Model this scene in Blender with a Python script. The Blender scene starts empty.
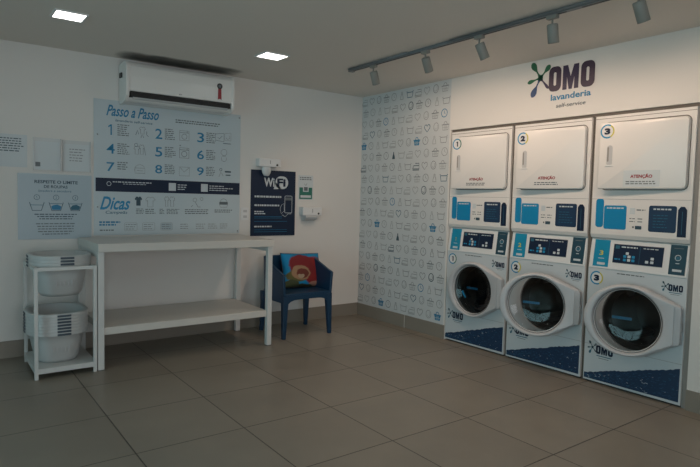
import bpy, bmesh, math, random
from mathutils import Vector, Matrix
random.seed(7)
sc = bpy.context.scene
COL = sc.collection
PI = math.pi
R = math.radians

# ------------------------------------------------------------------ materials
MATS = {}
def mat(name, col, rough=.5, metal=0.0, emit=0.0, spec=.5, bump=0.0, bscale=40, var=0.0, coat=0.0, trans=0.0):
    if name in MATS: return MATS[name]
    m = bpy.data.materials.new(name); m.use_nodes = True
    nt = m.node_tree; b = nt.nodes['Principled BSDF']
    b.inputs['Base Color'].default_value = (*col, 1)
    b.inputs['Roughness'].default_value = rough
    b.inputs['Metallic'].default_value = metal
    b.inputs['Specular IOR Level'].default_value = spec
    b.inputs['Coat Weight'].default_value = coat
    b.inputs['Transmission Weight'].default_value = trans
    if emit:
        b.inputs['Emission Color'].default_value = (*col, 1)
        b.inputs['Emission Strength'].default_value = emit
    if bump or var:
        tc = nt.nodes.new('ShaderNodeTexCoord'); n = nt.nodes.new('ShaderNodeTexNoise')
        n.inputs['Scale'].default_value = bscale; n.inputs['Detail'].default_value = 4
        nt.links.new(tc.outputs['Object'], n.inputs['Vector'])
        if bump:
            bp = nt.nodes.new('ShaderNodeBump'); bp.inputs['Strength'].default_value = bump; bp.inputs['Distance'].default_value = .004
            nt.links.new(n.outputs['Fac'], bp.inputs['Height']); nt.links.new(bp.outputs['Normal'], b.inputs['Normal'])
        if var:
            n2 = nt.nodes.new('ShaderNodeTexNoise'); n2.inputs['Scale'].default_value = 1.3; n2.inputs['Detail'].default_value = 5
            nt.links.new(tc.outputs['Object'], n2.inputs['Vector'])
            mx = nt.nodes.new('ShaderNodeMix'); mx.data_type = 'RGBA'
            mx.inputs[6].default_value = (*[c*(1-var) for c in col], 1); mx.inputs[7].default_value = (*[min(1, c*(1+var)) for c in col], 1)
            nt.links.new(n2.outputs['Fac'], mx.inputs[0]); nt.links.new(mx.outputs[2], b.inputs['Base Color'])
    MATS[name] = m
    return m

def tile_mat():
    m = bpy.data.materials.new('floor_tile'); m.use_nodes = True
    nt = m.node_tree; b = nt.nodes['Principled BSDF']; N = nt.nodes.new; K = nt.links.new
    tc = N('ShaderNodeTexCoord'); mp = N('ShaderNodeMapping'); mp.inputs['Location'].default_value = (60.125, 59.856, 0)
    br = N('ShaderNodeTexBrick'); br.offset = 0; br.squash = 1
    br.inputs['Scale'].default_value = 1; br.inputs['Brick Width'].default_value = .6; br.inputs['Row Height'].default_value = .6
    br.inputs['Mortar Size'].default_value = .0035; br.inputs['Mortar Smooth'].default_value = .1; br.inputs['Bias'].default_value = 0
    br.inputs['Color1'].default_value = (.235, .21, .172, 1); br.inputs['Color2'].default_value = (.26, .235, .195, 1)
    br.inputs['Mortar'].default_value = (.05, .045, .038, 1)
    K(tc.outputs['Object'], mp.inputs['Vector']); K(mp.outputs['Vector'], br.inputs['Vector'])
    ns = N('ShaderNodeTexNoise'); ns.inputs['Scale'].default_value = 3; ns.inputs['Detail'].default_value = 8; K(tc.outputs['Object'], ns.inputs['Vector'])
    mx = N('ShaderNodeMix'); mx.data_type = 'RGBA'; mx.blend_type = 'MULTIPLY'; mx.inputs[0].default_value = .35
    rp = N('ShaderNodeMapRange'); rp.inputs[1].default_value = .3; rp.inputs[2].default_value = .7; rp.inputs[3].default_value = .7; rp.inputs[4].default_value = 1.15
    K(ns.outputs['Fac'], rp.inputs[0]); K(br.outputs['Color'], mx.inputs[6]); K(rp.outputs[0], mx.inputs[7]); K(mx.outputs[2], b.inputs['Base Color'])
    r2 = N('ShaderNodeMapRange'); r2.inputs[3].default_value = .3; r2.inputs[4].default_value = .46; K(ns.outputs['Fac'], r2.inputs[0]); K(r2.outputs[0], b.inputs['Roughness'])
    bp = N('ShaderNodeBump'); bp.inputs['Strength'].default_value = .5; bp.inputs['Distance'].default_value = .002; bp.invert = True
    K(br.outputs['Fac'], bp.inputs['Height']); K(bp.outputs['Normal'], b.inputs['Normal'])
    b.inputs['Specular IOR Level'].default_value = .5
    return m

def glass_mat(name, tint, mixf=.85, rough=.02):
    m = bpy.data.materials.new(name); m.use_nodes = True
    nt = m.node_tree; nt.nodes.clear(); N = nt.nodes.new; K = nt.links.new
    o = N('ShaderNodeOutputMaterial'); mx = N('ShaderNodeMixShader'); t = N('ShaderNodeBsdfTransparent'); g = N('ShaderNodeBsdfGlossy'); f = N('ShaderNodeFresnel')
    f.inputs['IOR'].default_value = 1.5
    t.inputs['Color'].default_value = (*tint, 1); g.inputs['Roughness'].default_value = rough
    K(f.outputs[0], mx.inputs[0]); K(t.outputs[0], mx.inputs[1]); K(g.outputs[0], mx.inputs[2]); K(mx.outputs[0], o.inputs['Surface'])
    return m

WALL = mat('wall_paint', (.70, .69, .665), .75, bump=.12, bscale=120, var=.03)
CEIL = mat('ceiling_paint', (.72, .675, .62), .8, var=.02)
def ceiling_shade():
    # shade over the air conditioner, painted into the ceiling colour
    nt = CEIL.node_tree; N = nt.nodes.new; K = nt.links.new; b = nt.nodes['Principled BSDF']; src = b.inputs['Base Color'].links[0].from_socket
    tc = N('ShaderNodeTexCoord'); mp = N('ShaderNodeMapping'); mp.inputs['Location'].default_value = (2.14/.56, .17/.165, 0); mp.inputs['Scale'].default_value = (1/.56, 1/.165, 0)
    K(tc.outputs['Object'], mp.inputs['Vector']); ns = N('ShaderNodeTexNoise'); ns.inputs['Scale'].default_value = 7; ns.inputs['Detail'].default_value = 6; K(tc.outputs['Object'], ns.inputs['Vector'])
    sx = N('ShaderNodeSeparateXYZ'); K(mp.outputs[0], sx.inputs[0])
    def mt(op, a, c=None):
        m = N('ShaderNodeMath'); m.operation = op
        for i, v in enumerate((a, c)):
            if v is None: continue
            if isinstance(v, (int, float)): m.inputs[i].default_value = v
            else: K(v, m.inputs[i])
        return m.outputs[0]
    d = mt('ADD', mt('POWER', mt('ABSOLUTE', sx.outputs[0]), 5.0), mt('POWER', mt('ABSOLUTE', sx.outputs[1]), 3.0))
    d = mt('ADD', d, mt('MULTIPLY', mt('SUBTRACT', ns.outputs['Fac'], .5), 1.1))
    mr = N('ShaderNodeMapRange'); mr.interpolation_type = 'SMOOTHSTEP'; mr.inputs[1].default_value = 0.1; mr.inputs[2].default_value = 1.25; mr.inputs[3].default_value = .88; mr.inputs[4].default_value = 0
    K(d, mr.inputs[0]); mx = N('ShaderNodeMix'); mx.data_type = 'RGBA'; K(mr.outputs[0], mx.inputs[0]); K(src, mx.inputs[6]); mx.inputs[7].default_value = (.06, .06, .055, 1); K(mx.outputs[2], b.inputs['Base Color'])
ceiling_shade()
TILE = tile_mat()
SKIRT = mat('skirting_tile', (.25, .225, .19), .4, var=.06)
GROUT = mat('pale_grout', (.6, .58, .54), .7)
ACW = mat('ac_plastic', (.74, .74, .72), .3)
WENAM = mat('white_enamel', (.74, .73, .71), .28)
WPLAS = mat('white_plastic', (.72, .73, .73), .35)
GPLAS = mat('grey_plastic', (.34, .35, .36), .4)
LGREY = mat('light_grey_plastic', (.5, .51, .52), .4)
DARK = mat('dark_void', (.012, .012, .013), .6)
RUBBER = mat('black_rubber', (.02, .02, .02), .5)
CHROME = mat('brushed_steel', (.55, .56, .57), .22, 1.0)
DRUM = mat('steel_drum', (.055, .055, .055), .3, .8, var=.2)
WRAP = mat('bluish_wrap', (.55, .60, .63), .35)
DOORP = mat('door_plastic', (.50, .52, .545), .32)
FRAMEG = mat('grey_filler', (.27, .26, .245), .6)
TABW = mat('white_laminate', (.60, .585, .55), .42)
STEELW = mat('white_coated_steel', (.60, .61, .60), .4)
BASK = mat('white_basket_plastic', (.50, .52, .52), .38)
GRIP = mat('slate_grip', (.045, .07, .095), .5)
BLUECH = mat('blue_chair_plastic', (.004, .036, .085), .42)
TRACK = mat('track_aluminium', (.20, .22, .235), .45, .3)
SLOT = mat('track_slot', (.03, .03, .03), .6)
SPOTM = mat('spot_body', (.27, .265, .24), .5)
LEDW = mat('led_panel', (1, .98, .94), .5, emit=4.5)
LEDS = mat('spot_lens', (1, .80, .58), .5, emit=3)
POST = mat('poster_print', (.50, .58, .62), .35)
POSTG = mat('grey_poster_print', (.38, .47, .525), .35)
PAPER = mat('paper_print', (.58, .635, .66), .55)
ACRYL = mat('clear_acrylic', (.60, .63, .64), .15)
FILM = mat('wall_film', (.57, .605, .62), .4, var=.03)
INK_G = mat('grey_ink', (.12, .145, .16), .5)
INK_FG = mat('faint_grey_ink', (.21, .235, .25), .5)
INK_D = mat('slate_ink', (.03, .07, .10), .5)
INK_T = mat('teal_ink', (.02, .12, .19), .5)
INK_B = mat('blue_ink', (.006, .19, .37), .45)
INK_C = mat('cyan_ink', (.01, .24, .46), .45)
NAVY = mat('navy_ink', (.005, .016, .045), .4, spec=.35)
WINK = mat('white_ink', (.55, .60, .63), .5)
WHITEP = mat('white_label', (.70, .71, .71), .4)
GREEN = mat('green_ink', (.02, .16, .12), .45)
CYAN = mat('cyan_sticker', (.003, .23, .46), .35)
CYAN2 = mat('teal_sticker', (.003, .25, .42), .35)
DTEAL = mat('dark_teal_sticker', (.012, .055, .085), .35)
FOAM = mat('blue_foam_print', (.008, .036, .09), .35)
FOAML = mat('blue_foam_fleck', (.03, .10, .19), .35)
RED = mat('red_ink', (.28, .02, .03), .45)
PURP = mat('purple_ink', (.022, .011, .04), .4)
PURPB = mat('indigo_ink', (.02, .014, .055), .4)
SPL_G = mat('green_splash', (.01, .12, .06), .4)
SPL_B = mat('blue_splash', (.02, .06, .16), .4)
YELL = mat('yellow_ink', (.55, .50, .08), .45)
GLASSD = glass_mat('smoked_door_glass', (.74, .76, .77))
GAPM = mat('shadow_gap_filler', (.12, .105, .09), .7)
NAVY2 = mat('navy_sticker', (.010, .035, .085), .35)
GLASSW = glass_mat('window_glass', (.95, .97, .97))
CURT = mat('curtain_dark', (.2, .2, .2), .8)

# ------------------------------------------------------------------ mesh builder
class M:
    """collects faces, several materials, one mesh object"""
    def __init__(s): s.v = []; s.f = []; s.mi = []; s.mats = []; s.sm = []
    def mid(s, m):
        if m not in s.mats: s.mats.append(m)
        return s.mats.index(m)
    def add(s, vs, fs, m, smooth=False, X=None):
        o = len(s.v); k = s.mid(m)
        s.v += [tuple((X @ Vector(p)) if X else p) for p in vs]
        s.f += [tuple(o+i for i in f) for f in fs]; s.mi += [k]*len(fs); s.sm += [smooth]*len(fs)
        return s
    def box(s, x0, x1, y0, y1, z0, z1, m, bev=0.0, X=None):
        bm = bmesh.new(); bmesh.ops.create_cube(bm, size=1)
        for v in bm.verts: v.co = Vector(((x0+x1)/2+v.co.x*(x1-x0), (y0+y1)/2+v.co.y*(y1-y0), (z0+z1)/2+v.co.z*(z1-z0)))
        if bev: bmesh.ops.bevel(bm, geom=bm.edges[:], offset=bev, segments=2, affect='EDGES', profile=.6)
        s.frombm(bm, m, X=X); return s
    def frombm(s, bm, m, smooth=False, X=None):
        bm.verts.index_update()
        s.add([v.co[:] for v in bm.verts], [[v.index for v in f.verts] for f in bm.faces], m, smooth, X); bm.free()
    def tube(s, pts, r, m, n=12, cap=True, X=None):
        """round bar through points; r number or list"""
        pts = [Vector(p) for p in pts]; rs = r if isinstance(r, (list, tuple)) else [r]*len(pts)
        vs = []; fs = []; up = None
        for i, p in enumerate(pts):
            d = (pts[min(i+1, len(pts)-1)]-pts[max(i-1, 0)]).normalized()
            if up is None or abs(up.dot(d)) > .95: up = Vector((0, 0, 1)) if abs(d.z) < .9 else Vector((1, 0, 0))
            a = d.cross(up).normalized(); b = a.cross(d).normalized(); up = b
            for k in range(n):
                t = 2*PI*k/n; vs.append(p+a*math.cos(t)*rs[i]+b*math.sin(t)*rs[i])
        for i in range(len(pts)-1):
            for k in range(n): fs.append((i*n+k, i*n+(k+1) % n, (i+1)*n+(k+1) % n, (i+1)*n+k))
        if cap: fs += [tuple(range(n))[::-1], tuple((len(pts)-1)*n+k for k in range(n))]
        s.add(vs, fs, m, True, X)
        return s
    def loft(s, rings, m, smooth=True, cap0=False, cap1=False, X=None, mats=None):
        n = len(rings[0]); vs = [p for r_ in rings for p in r_]
        for i in range(len(rings)-1):
            pass
        o = len(s.v); s.v += [tuple((X @ Vector(p)) if X else p) for p in vs]
        for i in range(len(rings)-1):
            k_ = s.mid(mats[i] if mats else m)
            for k in range(n):
                s.f.append((o+i*n+k, o+i*n+(k+1) % n, o+(i+1)*n+(k+1) % n, o+(i+1)*n+k)); s.mi.append(k_); s.sm.append(smooth)
        if cap0: s.f.append(tuple(o+k for k in range(n))[::-1]); s.mi.append(s.mid(m)); s.sm.append(False)
        if cap1: s.f.append(tuple(o+(len(rings)-1)*n+k for k in range(n))); s.mi.append(s.mid(m)); s.sm.append(False)
        return s
    def prism_x(s, prof, x0, x1, m, smooth=False):
        """profile of (y, z) points extruded along x"""
        n = len(prof); vs = [(x0, y, z) for y, z in prof]+[(x1, y, z) for y, z in prof]
        fs = [(k, (k+1) % n, n+(k+1) % n, n+k) for k in range(n)]+[tuple(range(n))[::-1], tuple(range(n, 2*n))]
        s.add(vs, fs, m, smooth); return s
    # ---- flat graphics facing -y, (x, z) coordinates, at depth y
    def poly(s, pts, m, y):
        s.add([(x, y, z) for x, z in pts], [tuple(range(len(pts)))], m); return s
    def rect(s, x0, z0, x1, z1, m, y): return s.poly([(x0, z0), (x1, z0), (x1, z1), (x0, z1)], m, y)
    def rrect(s, x0, z0, x1, z1, r, m, y): return s.poly(rr(x0, z0, x1, z1, r), m, y)
    def line(s, pts, w, m, y, closed=False):
        P = [Vector(p) for p in pts]; n = len(P); L = []
        if n < 2: return s
        for i in range(n):
            if closed: a, b = P[i-1], P[(i+1) % n]
            else: a, b = P[max(i-1, 0)], P[min(i+1, n-1)]
            d = (b-a); d = d.normalized() if d.length > 1e-9 else Vector((1, 0)); L.append(Vector((-d.y, d.x))*w/2)
        vs = []
        for p, o in zip(P, L): vs += [(p.x+o.x, y, p.y+o.y), (p.x-o.x, y, p.y-o.y)]
        fs = [(2*i, 2*i+1, 2*((i+1) % n)+1, 2*((i+1) % n)) for i in range(n if closed else n-1)]
        s.add(vs, fs, m); return s
    def ring(s, cx, cz, r, w, m, y, rx=1.0, a0=0, a1=360, n=28):
        full = abs(a1-a0) >= 360; k = n if full else n+1
        return s.line([(cx+r*rx*math.cos(R(a0+(a1-a0)*i/n)), cz+r*math.sin(R(a0+(a1-a0)*i/n))) for i in range(k)], w, m, y, full)
    def disc(s, cx, cz, r, m, y, rx=1.0, n=28): return s.poly([(cx+r*rx*math.cos(2*PI*i/n), cz+r*math.sin(2*PI*i/n)) for i in range(n)], m, y)
    def bars(s, x0, z0, x1, z1, rows, m, y, fill=.45, ragged=.3, words=True):
        h = (z1-z0)/rows
        for i in range(rows):
            zt = z1-i*h; e = x1-(x1-x0)*ragged*random.random()
            x = x0
            while x < e-.004:
                w = random.uniform(.012, .035) if words else e-x
                s.rect(x, zt-h*(.5+fill/2), min(x+w, e), zt-h*(.5-fill/2), m, y); x += w+(.006 if words else 1)
        return s
    def cbars(s, cx, z0, z1, ws, m, y, fill=.45):
        h = (z1-z0)/len(ws)
        for i, w in enumerate(ws):
            zt = z1-i*h; x = cx-w/2
            while x < cx+w/2-.004:
                q = random.uniform(.012, .035); s.rect(x, zt-h*(.5+fill/2), min(x+q, cx+w/2), zt-h*(.5-fill/2), m, y); x += q+.006
        return s
    def text(s, body, x0, z0, x1, z1, m, y, bold=0.0, shear=0.0, rise=0.0):
        if body == '1':
            h = z1-z0; st = h*(.125 if bold < .05 else .28); xr = (x0+x1)/2+st*.9
            s.rect(xr-st, z0, xr, z1, m, y); s.poly([(xr-st, z1), (xr-st-h*.2, z1-h*.16), (xr-st-h*.2, z1-h*.30), (xr-st, z1-h*.17)], m, y); return s
        vs, fs, bb = glyphs(body, bold, shear)
        sx = (x1-x0)/(bb[2]-bb[0]); sz = (z1-z0)/(bb[3]-bb[1])
        s.add([(x0+(a-bb[0])*sx, y, z0+(b-bb[1])*sz+rise*(a-bb[0])*sx) for a, b in vs], fs, m); return s
    def build(s, name, parent=None, world=False, smooth=None):
        me = bpy.data.meshes.new(name)
        off = Vector((0, 0, 0))
        if parent is not None and world: off = Vector(parent['_o']) if '_o' in parent else wloc(parent)
        me.from_pydata([tuple(Vector(p)-off) for p in s.v], [], s.f)
        for m in s.mats: me.materials.append(m)
        me.polygons.foreach_set('material_index', s.mi); me.polygons.foreach_set('use_smooth', s.sm); me.update()
        o = bpy.data.objects.new(name, me); COL.objects.link(o)
        if parent is not None: o.parent = parent
        return o

def wloc(o):
    v = Vector(o.location)
    while o.parent: o = o.parent; v += Vector(o.location)
    return v
def rr(x0, z0, x1, z1, r, n=5):
    out = []
    for cx, cz, a in ((x1-r, z0+r, -90), (x1-r, z1-r, 0), (x0+r, z1-r, 90), (x0+r, z0+r, 180)):
        for i in range(n+1): t = R(a+90*i/n); out.append((cx+r*math.cos(t), cz+r*math.sin(t)))
    return out
_G = {}
def glyphs(body, bold, shear):
    k = (body, bold, shear)
    if k not in _G:
        c = bpy.data.curves.new('txt', 'FONT'); c.body = body; c.offset = bold; c.shear = shear; c.resolution_u = 3
        o = bpy.data.objects.new('txt', c); me = bpy.data.meshes.new_from_object(o)
        vs = [(v.co.x, v.co.y) for v in me.vertices]; fs = [tuple(p.vertices) for p in me.polygons]
        bb = (min(v[0] for v in vs), min(v[1] for v in vs), max(v[0] for v in vs), max(v[1] for v in vs))
        bpy.data.objects.remove(o); bpy.data.curves.remove(c); bpy.data.meshes.remove(me); _G[k] = (vs, fs, bb)
    return _G[k]

def thing(name, label, cat, loc=(0, 0, 0), rz=0, group=None):
    o = bpy.data.objects.new(name, None); COL.objects.link(o); o.location = loc; o.rotation_euler = (0, 0, rz)
    o.empty_display_size = .1; o['label'] = label; o['category'] = cat
    if group: o['group'] = group
    return o
def tag(o, label, cat, group=None):
    o['label'] = label; o['category'] = cat
    if group: o['group'] = group
    return o
def struct(o): o['kind'] = 'structure'; return o
def smooth_angle(o, ang=35):
    me = o.data
    for p in me.polygons: p.use_smooth = True
    me.set_sharp_from_angle(angle=R(ang))
def bevel(o, w=.003, seg=2):
    b = o.modifiers.new('bevel', 'BEVEL'); b.width = w; b.segments = seg; b.limit_method = 'ANGLE'; b.angle_limit = R(35)
    return o

# ------------------------------------------------------------------ room
H = 2.469; XL = -6.6; YB = -7.2; HB = .134; N0 = -1.378; N1 = -3.547; NT = 1.99
def sbox(name, *a, bev=0, m=WALL):
    return struct(M().box(*a, m, bev).build(name))
sbox('floor', XL-.1, .95, YB-.1, .1, -.1, 0, m=TILE)
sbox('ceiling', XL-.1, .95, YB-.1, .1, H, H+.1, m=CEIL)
sbox('wall_back', XL-.1, .95, 0, .1, 0, H)
# right wall: with the machine recess
w = M(); w.box(0, .95, N0, 0, 0, H, WALL); w.box(0, .95, YB, N1, 0, H, WALL); w.box(0, .95, N1, N0, NT, H, WALL); w.box(.85, .95, N1, N0, 0, NT, WALL)
struct(w.build('wall_right'))
# left wall with a glazed shopfront, front wall plain with a window
w = M(); w.box(XL-.1, XL, YB, -5.6, 0, H, WALL); w.box(XL-.1, XL, -1.6, 0, 0, H, WALL); w.box(XL-.1, XL, -5.6, -1.6, 2.25, H, WALL)
struct(w.build('wall_left'))
w = M(); w.box(XL-.1, -5.2, YB-.1, YB, 0, H, WALL); w.box(-2.2, .95, YB-.1, YB, 0, H, WALL); w.box(-5.2, -2.2, YB-.1, YB, 2.25, H, WALL)
struct(w.build('wall_front'))
def glazing(name, ax, c, a0, a1, n):
    f = M(); g = M()
    def b(m_, u0, u1, z0, z1, t, mm):
        if ax == 'x': m_.box(c-t, c+t, u0, u1, z0, z1, mm)
        else: m_.box(u0, u1, c-t, c+t, z0, z1, mm)
    for i in range(n+1):
        u = a0+(a1-a0)*i/n; b(f, max(a0, u-.03), min(a1, u+.03), 0, 2.25, .03, CHROME)
    b(f, a0+.03, a1-.03, 0, .07, .03, CHROME); b(f, a0+.03, a1-.03, 2.19, 2.25, .03, CHROME)
    b(g, a0+.04, a1-.04, .07, 2.19, .004, GLASSW)
    o = struct(f.build(name)); g.build('pane', o)
glazing('window_1', 'x', XL-.05, -5.6, -1.6, 4)
glazing('window_2', 'y', YB-.05, -5.2, -2.2, 3)
# baseboards
struct(M().box(-6.6, 0, -.012, 0, 0, HB, SKIRT).build('baseboard_back'))
b = M().box(-.012, 0, N0+.003, -.012, 0, HB-.001, SKIRT)
for yy in (-.82,): b.box(-.0135, -.0119, yy-.003, yy+.003, 0, HB-.002, GROUT)
struct(b.build('baseboard_right'))
struct(M().box(-.012, 0, YB, N1-.001, 0, HB, SKIRT).build('baseboard_right'))
# recess trim
struct(M().box(.012, .03, N1+.001, N0-.001, NT-.022, NT-.001, GAPM).build('trim_1'))
struct(M().box(.012, .03, N1+.001, -3.512, 0, NT-.023, FRAMEG).build('trim_2'))

# ------------------------------------------------------------------ ceiling lamps
def panel_lamp(x0, x1, y0, y1, label, power):
    cx, cy = (x0+x1)/2, (y0+y1)/2
    t = thing('ceiling_lamp', label, 'lamp', (cx, cy, H), 0, 'square ceiling lamps')
    hx, hy = (x1-x0)/2, (y1-y0)/2
    f = M()
    for a in ((-hx-.012, hx+.012, -hy-.012, -hy), (-hx-.012, hx+.012, hy, hy+.012), (-hx-.012, -hx, -hy, hy), (hx, hx+.012, -hy, hy)):
        f.box(*a, -.008, 0, WPLAS)
    f.build('frame', t)
    M().box(-hx, hx, -hy, hy, -.005, 0, LEDW).build('diffuser', t)
    l = bpy.data.lights.new('panel_light', 'AREA'); l.shape = 'RECTANGLE'; l.size = 2*hx; l.size_y = 2*hy; l.energy = power; l.color = (1, .97, .92)
    lo = bpy.data.objects.new('panel_light', l); COL.objects.link(lo); lo.parent = t; lo.location = (0, 0, -.012)
P_LAMP = 0.5
panel_lamp(-3.285, -3.11, -1.09, -.915, 'square ceiling lamp at left, over the left end of the large sign', P_LAMP)
panel_lamp(-1.785, -1.59, -1.06, -.885, 'square ceiling lamp to the right of the air conditioner', P_LAMP)
panel_lamp(-2.9, -2.7, -4.3, -4.1, 'square ceiling lamp further forward in the room, nearest the viewer', P_LAMP)

# ------------------------------------------------------------------ track and spotlights
TX = -.93
t = thing('ceiling_track', 'long grey metal lighting track running along the ceiling before the machines', 'track', (TX, -2.6, H))
tr = M(); tr.box(-.018, .018, -1.9, 1.56, -.022, 0, TRACK, .002)
for a, b_ in ((-1.88, -.65), (-.55, .55), (.65, 1.54)): tr.box(-.006, .006, a, b_, -.0235, -.0205, SLOT)
tr.build('rail', t)
cd = M(); cd.tube([(-.035, -1.9, -.012), (-.035, .35, -.012)], .008, TRACK, 8); cd.tube([(-.035, .8, -.012), (-.035, 1.56, -.012)], .008, TRACK, 8); cd.build('conduit', t)
M().box(-.024, .024, 1.54, 1.58, -.028, 0, TRACK, .003).build('end_cap', t)
names = ['small grey cylinder spotlight at the far corner end of the track', 'second grey spotlight from the far end, above the patterned wall film', 'grey spotlight in the middle of the track, third from the corner',
         'grey cylinder spotlight on the track nearest the wall logo', 'largest, nearest grey spotlight at the right end of the track']
for (y, tz, ty), lb in zip([(-1.348, 22, 4), (-1.972, 30, 6), (-2.494, 26, -8), (-3.058, 14, 2), (-3.574, 24, -6)], names):
    s_ = thing('track_spotlight', lb, 'spotlight', (TX, y, H-.022), 0, 'grey spotlights on the ceiling track')
    M().box(-.016, .016, -.035, .035, -.022, 0, SPOTM, .003).build('adapter', s_)
    M().tube([(0, 0, -.02), (0, 0, -.058)], .006, SPOTM, 8).build('stem', s_)
    hd = bpy.data.objects.new('head', None)
    c = M(); rr_ = [(0, .0), (.026, 0), (.032, -.004), (.033, -.012), (.033, -.110), (.031, -.112), (.028, -.106), (.0, -.104)]
    n = 24
    rings = [[(max(r_, 1e-4)*math.cos(2*PI*k/n), max(r_, 1e-4)*math.sin(2*PI*k/n), z) for k in range(n)] for r_, z in rr_]
    c.loft(rings, SPOTM, mats=[SPOTM]*6+[LEDS]); h = c.build('head', s_)
    h.location = (.0, 0, -.050); h.rotation_euler = (R(ty), -R(tz), 0)
    l = bpy.data.lights.new('spot_beam', 'SPOT'); l.energy = 11.8; l.spot_size = R(165); l.spot_blend = .5; l.color = (1, .71, .52); l.shadow_soft_size = .025
    lo = bpy.data.objects.new('spot_beam', l); COL.objects.link(lo); lo.parent = h; lo.location = (0, 0, -.118)

# ------------------------------------------------------------------ air conditioner
def ac():
    x0, x1 = -2.635, -1.668
    t = thing('air_conditioner', 'white split air conditioner hung high on the wall above the large sign', 'air conditioner', ((x0+x1)/2, -.0, 2.09))
    prof = [(-.009, 2.405), (-.17, 2.415), (-.20, 2.405), (-.218, 2.375), (-.226, 2.30), (-.226, 2.20), (-.224, 2.172), (-.16, 2.168), (-.15, 2.125), (-.205, 2.118), (-.17, 2.095), (-.09, 2.085), (-.009, 2.085)]
    e = .012
    m = M(); m.prism_x(prof, x0+.03, x1-.03, ACW); m.build('body', t, True)
    for s_, a, b in ((0, x0, x0+.03), (1, x1-.03, x1)):
        p2 = [(-.009, 2.41), (-.17, 2.42), (-.205, 2.41), (-.224, 2.378), (-.232, 2.30), (-.232, 2.19), (-.222, 2.13), (-.18, 2.09), (-.09, 2.078), (-.009, 2.078)]
        o = M().prism_x(p2, a, b, ACW).build('end_cover', t, True); bevel(o, .006)
    M().box(x0+.04, x1-.04, -.219, -.158, 2.124, 2.1675, DARK).build('air_outlet', t, True)
    fl = M(); fl.add([], [], ACW); fl.prism_x([(-.214, 2.126), (-.205, 2.112), (-.12, 2.088), (-.12, 2.096), (-.2, 2.119)], x0+.06, x1-.06, LGREY); fl.build('flap', t, True)
    g = M(); g.text('IO', -2.19, 2.185, -2.165, 2.197, INK_G, -.2272, .02, .2); g.build('badge', t, True)
    rb = M(); rb.disc(-1.815, 2.312, .026, SLOT, -.2285); rb.disc(-1.815, 2.312, .015, INK_G, -.229); rb.poly([(-1.83, 2.30), (-1.80, 2.30), (-1.797, 2.19), (-1.813, 2.2), (-1.833, 2.19)], RED, -.2280); rb.build('rosette_sticker', t, True)
    M().box(x0+.05, x1-.05, -.009, 0, 2.14, 2.38, GPLAS).build('mounting_plate', t, True)
    M().box(x0-.012, x0, -.12, -.06, 2.29, 2.33, RUBBER, .003).build('side_hook', t, True)
ac()

# ------------------------------------------------------------------ wall signs (back wall)
def washer_icon(g, x, z, w, h, m, y, lw=.0035):
    g.line([(x, z), (x+w, z), (x+w, z+h), (x, z+h)], lw, m, y, True); g.line([(x, z+h*.8), (x+w, z+h*.8)], lw, m, y)
    g.ring(x+w/2, z+h*.4, h*.27, lw, m, y); g.disc(x+w*.8, z+h*.9, .004, m, y)
def shirt(g, x, z, w, h, m, y, fill=False, lw=.003):
    P = [(0, .72), (.2, .98), (.38, 1), (.5, .9), (.62, 1), (.8, .98), (1, .72), (.85, .58), (.78, .68), (.78, 0), (.22, 0), (.22, .68), (.15, .58)]
    P = [(x+a*w, z+b*h) for a, b in P]
    g.poly(P, m, y) if fill else g.line(P, lw, m, y, True)

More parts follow.
